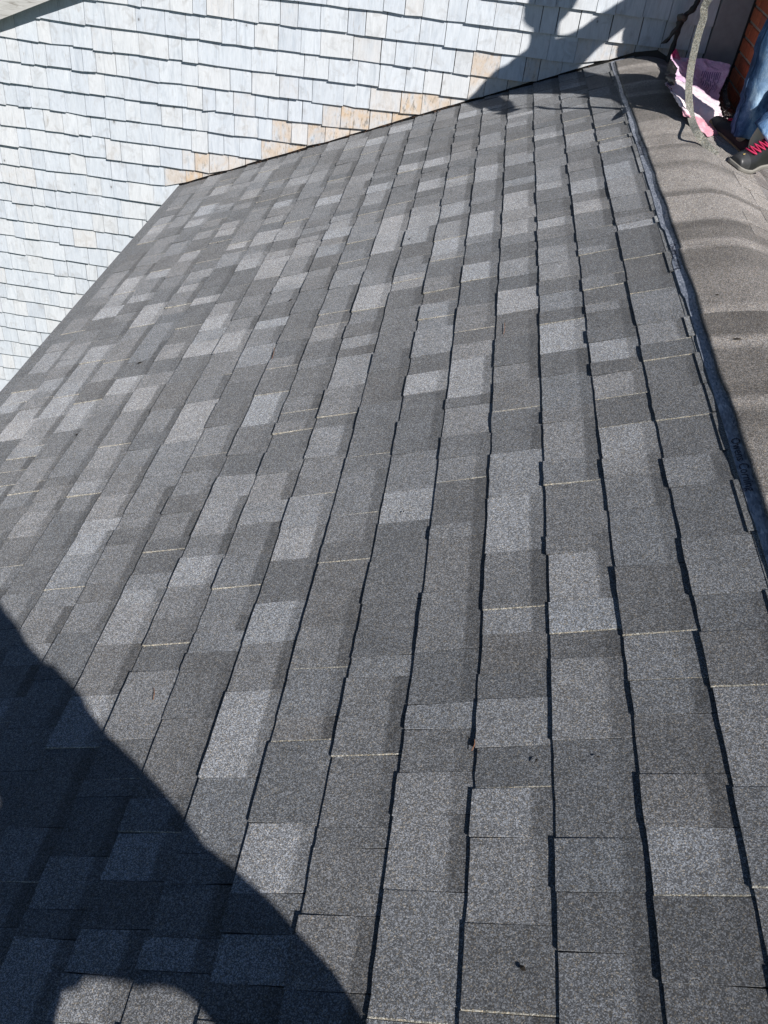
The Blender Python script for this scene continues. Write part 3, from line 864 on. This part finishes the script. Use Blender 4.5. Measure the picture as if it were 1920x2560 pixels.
def shoe(parent, heel, toe, up, label, gum=False):
    heel, toe, up = (np.asarray(q, float) for q in (heel, toe, up))
    ax = toe - heel; ln = np.linalg.norm(ax); ax /= ln; up = up - (up @ ax) * ax; up /= np.linalg.norm(up); sd = np.cross(up, ax)
    def P(s, w, h): return heel + ax * (s * ln) + sd * w + up * h
    half = lambda s: .5 * (.066 + .034 * math.exp(-((s - .68) / .22) ** 2)) * (1 if .05 < s < .93 else (.62 if s <= .02 or s >= .99 else .86))
    st = [0, .03, .08, .16, .26, .38, .5, .6, .7, .8, .88, .94, .98, 1.0]
    ht = [.050, .075, .092, .098, .100, .092, .082, .072, .062, .054, .047, .039, .030, .022]
    kick = lambda s: .010 * max(0, (s - .75) / .25) ** 2 + .003 * max(0, (.1 - s) / .1)
    # sole
    V, F = [], []
    for s in st:
        w = half(s) + .005
        so_ = .020 if s < .7 else .016; V += [P(s, -w, kick(s)), P(s, -w - .001, kick(s) + so_), P(s, w + .001, kick(s) + so_), P(s, w, kick(s))]
    for i in range(len(st) - 1):
        for k in range(4): F.append((i * 4 + k, (i + 1) * 4 + k, (i + 1) * 4 + (k + 1) % 4, i * 4 + (k + 1) % 4))
    F += [(0, 1, 2, 3), tuple(len(V) - 4 + k for k in (3, 2, 1, 0))]
    sh = bpy.data.objects.new('shoe', None); sh.empty_display_size = .05; link(sh, parent); sh['label'] = label
    def part(name, V, F, m, sm=False, fmat=None, mats=None):
        o = mesh_obj(name, V, F, m, sh, smooth=sm, fmat=fmat, mats=mats); o.matrix_parent_inverse = Matrix.Translation(-Vector(parent.location)); return o
    o = part('sole', V, F, M_GUM if gum else M_SOLE); b = o.modifiers.new('b', 'BEVEL'); b.width = .004; b.segments = 2
    # upper
    V, F, fm = [], [], []; na = 13
    for s, h in zip(st, ht):
        w = half(s)
        for k in range(na):
            a = math.pi * k / (na - 1); x = -math.cos(a); y = math.sin(a) ** (.75 if s > .6 else .9)
            inw = (1 - .30 * y) if s < .55 else (1 - .10 * y)
            V.append(P(s if .02 < s < .98 else (.012 if s < .5 else .985), x * w * inw, kick(s) + .013 + y * (h - .006)))
    for i in range(len(st) - 1):
        for k in range(na - 1):
            F.append((i * na + k, i * na + k + 1, (i + 1) * na + k + 1, (i + 1) * na + k)); fm.append(1 if st[i] >= .8 else 0)
    F += [tuple(range(na))[::-1], tuple((len(st) - 1) * na + k for k in range(na))]; fm += [0, 1]
    part('upper', V, F, None, True, fm, [M_SHOE, M_TOE])
    # zigzag laces
    pts = []
    for i in range(9):
        s = .40 + .045 * i; h = np.interp(s, st, ht) + .0125; pts.append(P(s, (.024 if i % 2 else -.024), kick(s) + h - .002))
    v, f = tube(catmull(pts, 3), .0042, 6); part('lace', v, f, M_LACE, True)
    v, f = tube([P(.33, -.03, .105), P(.31, -.035, .125), P(.36, -.012, .13), P(.33, 0, .112), P(.36, .014, .128), P(.31, .032, .122), P(.33, .03, .105)], .0035, 6); part('lace_bow', v, f, M_SHOE, True)
    # tongue
    V2 = [P(.42, -.022, .095), P(.42, .022, .095), P(.30, .026, .135), P(.30, -.026, .135), P(.40, -.022, .089), P(.40, .022, .089), P(.285, .026, .128), P(.285, -.026, .128)]
    part('tongue', V2, box(0, 1, 0, 1, 0, 1)[1], M_SHOE)
    # small gold emblem on the toe
    s = .885; h = np.interp(s, st, ht) + .0105; c = [P(s, 0, h + kick(s))]; rr = []
    for k in range(10):
        a = math.pi * 2 * k / 10; q = (.0075, .002, .006, .0018, .004)[k % 5]; rr.append(P(s + q * math.cos(a) / ln, q * math.sin(a), h + kick(s) - .25 * q * math.cos(a)))
    V3 = c + rr; part('emblem', V3, [(0, 1 + k, 1 + (k + 1) % 10) for k in range(10)], M_GOLD)
    return sh
def hand(parent, wrist, fwd, palm_n, name='hand', curl=.9, scale=1.0):
    """palm and five fingers as one continuous skinned mesh"""
    wrist = np.asarray(wrist, float); f = np.asarray(fwd, float); f /= np.linalg.norm(f); n = np.asarray(palm_n, float); n -= (n @ f) * f; n /= np.linalg.norm(n); s = np.cross(f, n)
    J = {'w': (wrist, .022 * scale), 'p': (wrist + f * .045 * scale, (.030 * scale, .016 * scale))}; E_ = [('w', 'p')]
    for i, (o, l) in enumerate(((-.028, .85), (-.010, 1.0), (.010, .95), (.027, .75))):
        b = wrist + f * .088 * scale + s * o * scale; J[f'k{i}'] = (b, .0095 * scale); E_.append(('p', f'k{i}'))
        d = f.copy(); p = b
        for q in range(3):
            a = curl * (q + .6) * .55; d = f * math.cos(a) + n * math.sin(a); p = p + d * (.034 - .006 * q) * l * scale; J[f'f{i}{q}'] = (p, (.0088 - .001 * q) * scale); E_.append((f'k{i}' if q == 0 else f'f{i}{q-1}', f'f{i}{q}'))
    p = wrist + f * .03 * scale - s * .030 * scale; J['t0'] = (p, .012 * scale); E_.append(('p', 't0'))
    p2 = p + (f * .7 - s * .5 + n * .4) * .032 * scale; J['t1'] = (p2, .0095 * scale); E_.append(('t0', 't1'))
    p3 = p2 + (f * .8 + n * .6) * .026 * scale; J['t2'] = (p3, .0085 * scale); E_.append(('t1', 't2'))
    return skin_body(name, J, E_, 'w', parent, [M_SKIN], lambda c: 0, 1)
def head_bits(parent, c, face, hairlen=.06):
    c = np.asarray(c, float); f = np.asarray(face, float); f /= np.linalg.norm(f); up = np.array([0, 0, 1.0]); s = np.cross(f, up); s /= np.linalg.norm(s); up = np.cross(s, f)
    Rm = np.column_stack([s, f, up])
    V, F = ellipsoid(c, (.083, .103, .122), 24, 18, Rm)
    V = [p + (f * .012 * max(0, ((p - c) @ f) / .1) * (1 if abs((p - c) @ up + .03) < .05 else .3)) for p in V]
    nose = ellipsoid(c + f * .104 - up * .018, (.013, .018, .022), 10, 8, Rm)
    ears = [ellipsoid(c + s * .084 * k - up * .01, (.010, .022, .032), 10, 8, Rm) for k in (-1, 1)]
    mouth = ellipsoid(c + f * .100 - up * .062, (.024, .008, .008), 10, 6, Rm)
    v, fc = join([(V, F), nose, *ears, mouth]); keep(mesh_obj('head', v, fc, M_SKIN, parent, smooth=True))
    v, fc = join([ellipsoid(c + f * .098 + s * .032 * k + up * .012, (.011, .007, .007), 10, 6, Rm) for k in (-1, 1)]); keep(mesh_obj('eyes', v, fc, M_EYE, parent, smooth=True))
    V, F = ellipsoid(c - f * .016 + up * .018, (.096, .108, .122), 26, 18, Rm)
    V = [p + .006 * np.array(noise.noise_vector(Vector((p * 30).tolist()))) for p in V]
    F = [q for q in F if not (np.mean([(V[i] - c) @ f for i in q]) > .045 and np.mean([(V[i] - c) @ up for i in q]) < .055) and np.mean([(V[i] - c) @ up for i in q]) > -.07 - hairlen]
    o = keep(mesh_obj('hair', V, F, M_HAIR, parent, smooth=True)); o.modifiers.new('s', 'SOLIDIFY').thickness = .008

# worker on the ridge: shoes and jeans in view, the rest of the figure above the frame throws the shadow
FA_T, FA_H = np.array([.150, 3.540, -.056]), np.array([.338, 3.735, -.080])      # foot nearest the camera, heel raised
FB_T, FB_H = np.array([.165, 4.105, -.052]), np.array([.305, 3.868, -.116])       # other foot, flat
wk = thing('person', 'person in faded blue jeans and black sneakers with crimson laces on the ridge', 'person', (.3, 3.85, -.12))
nR = np.array([SP, 0, CP])
shoe(wk, FA_H, FA_T, np.array([.1, -.25, .95]), 'black sneaker with crimson laces and grey toe cap, heel raised')
shoe(wk, FB_H, FB_T, nR + np.array([-.12, -.1, 0]), 'black sneaker with tan sole pointing at the wrapper', gum=True)
ankA = FA_H + (FA_T - FA_H) * .20 + np.array([-.035, 0, .095]); ankB = FB_H + (FB_T - FB_H) * .25 + np.array([.0, 0, .095])
kneeB = at_y(1958, 72, 3.90); kneeA = np.array([.50, 3.70, .33])
hipA, hipB = np.array([.47, 3.84, .74]), np.array([.44, 4.03, .74])
J = {'pelvis': ((.46, 3.94, .80), (.135, .11)), 'belly': ((.46, 3.96, .96), (.135, .10)), 'chest': ((.47, 3.99, 1.17), (.165, .11)), 'neckb': ((.475, 4.0, 1.34), (.075, .07)), 'neck': ((.47, 4.0, 1.42), .052), 'skull': ((.475, 4.0, 1.52), .07),
     'hipA': (hipA, .085), 'kneeA': (kneeA, .058), 'ankA': (ankA, .036), 'ballA': (ankA + np.array([.0, .0, -.06]), .028),
     'hipB': (hipB, .085), 'kneeB': (kneeB, .058), 'ankB': (ankB, .036), 'ballB': (ankB + np.array([.0, .0, -.06]), .028),
     'shL': ((.325, 3.91, 1.26), .070), 'elL': ((.215, 3.83, 1.04), .060), 'wrL': ((.13, 3.84, .86), .030),
     'shR': ((.62, 4.06, 1.30), .076), 'elR': ((.81, 4.15, 1.45), .066), 'wrR': ((.92, 4.36, 1.55), .036)}
Ed = [('pelvis', 'belly'), ('belly', 'chest'), ('chest', 'neckb'), ('neckb', 'neck'), ('neck', 'skull'), ('pelvis', 'hipA'), ('hipA', 'kneeA'), ('kneeA', 'ankA'), ('ankA', 'ballA'), ('pelvis', 'hipB'), ('hipB', 'kneeB'), ('kneeB', 'ankB'), ('ankB', 'ballB'),
      ('chest', 'shL'), ('shL', 'elL'), ('elL', 'wrL'), ('chest', 'shR'), ('shR', 'elR'), ('elR', 'wrR')]
skin_body('body', J, Ed, 'pelvis', wk, [M_SKIN, M_SHIRT, M_DENIM, M_SOCK], lambda c: 3 if c.z < .25 else (0 if c.z > 1.385 and abs(c.x - .475) < .1 else (2 if c.z < .84 else 1)), folds=.010)
trousers([[(ankA + np.array([.006, 0, .022]), .058), (ankA * .6 + kneeA * .4, .066), (kneeA, .076), (hipA * .6 + kneeA * .4, .090), (hipA, .104), (hipA * .5 + np.array([.46, 3.94, .86]) * .5, .12)],
          [(ankB + np.array([.002, -.004, -.018]), .062), (ankB * .62 + kneeB * .38 + np.array([-.006, 0, 0]), .064), (kneeB, .076), (hipB * .6 + kneeB * .4, .090), (hipB, .104), (hipB * .5 + np.array([.46, 3.94, .86]) * .5, .12)]], wk, 205)
head_bits(wk, (.475, 4.0, 1.575), (-.8, -.35, -.35), .02)
hand(wk, (.13, 3.84, .86), (-.35, .1, -.9), (-.6, .5, .2), curl=1.3)
hand(wk, (.92, 4.36, 1.55), (.1, .75, .6), (0, .6, -.6), curl=.25)

# the photographer, standing with legs apart behind the camera
ph = thing('person', 'standing photographer in dark fleece with feet apart holding up a phone', 'person', (-.7, -.42, -.3))
g0 = lambda x, y: -T * abs(x)
fR, fL = np.array([-.34, -.34]), np.array([-1.02, -.34])
J = {'pelvis': ((-.62, -.28, .50), (.13, .13)), 'belly': ((-.61, -.28, .61), (.14, .11)), 'chest': ((-.70, -.27, .75), (.155, .11)), 'neckb': ((-.80, -.26, .855), (.06, .06)), 'neck': ((-.82, -.25, .96), .052), 'skull': ((-.85, -.23, 1.05), .07),
     'hipR': ((-.455, -.28, .48), .105), 'thighR': ((-.425, -.28, .35), .088), 'kneeR': ((-.365, -.26, .10), .072), 'ankR': ((fR[0], fR[1], g0(*fR) + .09), .042), 'toeR': ((fR[0] - .03, fR[1] + .15, g0(*fR) + .045), .038),
     'hipL': ((-.80, -.28, .36), .12), 'thighL': ((-.925, -.28, .24), .095), 'kneeL': ((-.985, -.26, -.02), .070), 'ankL': ((fL[0], fL[1], g0(*fL) + .09), .042), 'toeL': ((fL[0] - .04, fL[1] + .15, g0(*fL) + .045), .038),
     'shR': ((-.592, -.25, .815), .072), 'elR': ((-.625, -.21, .66), .050), 'wrR': ((-.84, -.09, .93), .032),
     'shL': ((-.93, -.26, .86), .066), 'elL': ((-.95, -.25, .69), .06), 'wrL': ((-1.03, -.09, .94), .032)}
Ed = [('pelvis', 'belly'), ('belly', 'chest'), ('chest', 'neckb'), ('neckb', 'neck'), ('neck', 'skull'), ('pelvis', 'hipR'), ('hipR', 'thighR'), ('thighR', 'kneeR'), ('kneeR', 'ankR'), ('ankR', 'toeR'), ('pelvis', 'hipL'), ('hipL', 'thighL'), ('thighL', 'kneeL'), ('kneeL', 'ankL'), ('ankL', 'toeL'),
      ('chest', 'shR'), ('shR', 'elR'), ('elR', 'wrR'), ('chest', 'shL'), ('shL', 'elL'), ('elL', 'wrL')]
skin_body('body', J, Ed, 'pelvis', ph, [M_SKIN, M_FLEECE, M_DENIM, M_SHOE], lambda c: 3 if c.z < g0(c.x, 0) + .085 else (2 if c.z < .40 else (0 if c.z > .905 and abs(c.x + .85) < .085 and c.y < -.16 else 1)), folds=.017)
head_bits(ph, (-.855, -.225, 1.105), (.1, .8, -.45), .03)
hand(ph, (-.84, -.09, .93), (-.55, .35, .55), (-.6, -.1, .3), curl=.9)
hand(ph, (-1.03, -.09, .94), (.5, .35, .55), (.6, -.1, .3), curl=.9)
phone_dir = Matrix(R.tolist())
bm = bmesh.new(); bmesh.ops.create_cube(bm, size=1)
for q in bm.verts: q.co = (q.co.x * .072, q.co.y * .152, q.co.z * .0085)
bmesh.ops.bevel(bm, geom=bm.edges[:], offset=.003, segments=2, affect='EDGES')
me = bpy.data.meshes.new('body'); bm.to_mesh(me); bm.free(); me.materials.append(plain('phone_glass', (.01, .01, .011), .15, .5))
phn = thing('phone', 'black smartphone held up in the photographer\'s two hands', 'phone', (0, 0, 0))
phn.matrix_world = Matrix.Translation(Vector(CAM.tolist())) @ phone_dir.to_4x4() @ Matrix.Translation((0.0, -.055, .012))
link(bpy.data.objects.new('body', me), phn)
bm = bmesh.new(); bmesh.ops.create_cube(bm, size=1)
for q in bm.verts: q.co = (q.co.x * .066, q.co.y * .143, q.co.z * .0006 + .0047)
me = bpy.data.meshes.new('screen'); bm.to_mesh(me); bm.free(); me.materials.append(plain('phone_screen', (.02, .02, .022), .08, .6)); link(bpy.data.objects.new('screen', me), phn)

# ------------------------------------------------------------------ bits of debris on the roof
M_BIT = plain('dry_leaf_black', (.02, .016, .013), .8, .2)
M_NEEDLE = plain('dry_pine_needle', (.22, .10, .05), .7, .2)
for i, (px, py, sz) in enumerate([(1340, 1903, .010), (1306, 2420, .009), (1495, 1893, .006), (348, 907, .022), (544, 608, .012), (192, 1087, .016), (1009, 1280, .010), (725, 751, .018), (1023, 598, .016)]):
    P = at_left(px, py, .010); a = random.uniform(0, 6.28); V2, F2 = [], []
    for k in range(6):
        b = a + k * math.pi / 3; r = sz * .5 * random.uniform(.35, 1.2) * (1.5 if k % 3 == 0 else .8)
        V2.append(P + np.array([r * math.cos(b) * CP, r * math.sin(b), r * math.cos(b) * SP + .002 * random.random()]))
    V2.append(P + np.array([0, 0, .004])); F2 = [(k, (k + 1) % 6, 6) for k in range(6)]
    o = mesh_obj('leaf_scrap', V2, F2, M_BIT); o.modifiers.new('s', 'SOLIDIFY').thickness = .001
    tag(o, 'tiny dark dry leaf scrap lying on the grey shingles', 'leaf scrap', 'leaf scraps on the grey shingles')
for px, py, sz in [(1793, 739, .012), (1843, 849, .022)]:
    P = at_right(px, py, 0.0); P = np.array([P[0], P[1], ridge_z(P[0]) + .004]) if abs(P[0]) < .3 else P
    d = ray(px, py)
    for t in np.linspace(1.0, 5.0, 2000):
        Q = CAM + d * t
        if Q[2] < ridge_z(Q[0]) + .003: P = Q; break
    V2 = []
    for k in range(6):
        b = k * math.pi / 3; r = sz * .5 * random.uniform(.5, 1.2) * (1.4 if k % 3 == 0 else .5); V2.append(P + np.array([r * math.cos(b), r * math.sin(b) * .6, .002]))
    V2.append(P + np.array([0, 0, .006])); o = mesh_obj('leaf_scrap', V2, [(k, (k + 1) % 6, 6) for k in range(6)], M_BIT); o.modifiers.new('s', 'SOLIDIFY').thickness = .001
    tag(o, 'black leaf scrap lying on the brownish folded ridge shingles', 'leaf scrap', 'leaf scraps on the ridge')
for i, (px, py, dx, dy) in enumerate([(1183, 1863, .4, 1), (384, 1735, .1, 1), (1260, 821, .1, 1), (683, 883, .3, 1)]):
    A, B2 = at_left(px - 9 * dx, py + 14 * dy, .009), at_left(px + 9 * dx, py - 14 * dy, .011)
    v, f = tube(catmull([A, .5 * (A + B2) + np.array([.002, 0, .003]), B2], 3), .0008, 5)
    tag(mesh_obj('pine_needle', v, f, M_NEEDLE), 'single rust brown pine needle lying on the grey shingles', 'pine needle', 'pine needles on the shingles')

# dry litter caught where the roof meets the wall
LV, LF = [], []
for i in range(95):
    x = -random.uniform(.3, EAVE * CP - .05) if i % 2 else random.gauss(-1.75, .45)
    x = min(-.3, max(-EAVE * CP + .03, x))
    P = np.array([x, YW - .03 - abs(random.gauss(0, .016)), -T * abs(x) + .014]); a = random.uniform(0, 3.14); l = random.uniform(.004, .016); q = random.uniform(.0015, .005)
    u = np.array([math.cos(a) * CP, math.sin(a), math.cos(a) * SP]); v_ = np.array([-math.sin(a) * CP, math.cos(a), -math.sin(a) * SP]); o = len(LV)
    LV += [P - u * l, P + v_ * q + np.array([0, 0, .003]), P + u * l + np.array([0, 0, random.uniform(0, .006)]), P - v_ * q]
    LF.append((o, o + 1, o + 2, o + 3))
tag(mesh_obj('leaf_litter', LV, LF, plain('dry_litter', (.075, .045, .03), .9, .1, var=.5, scale=30)), 'brown dry litter caught along the roof and wall junction', 'litter', kind='stuff')
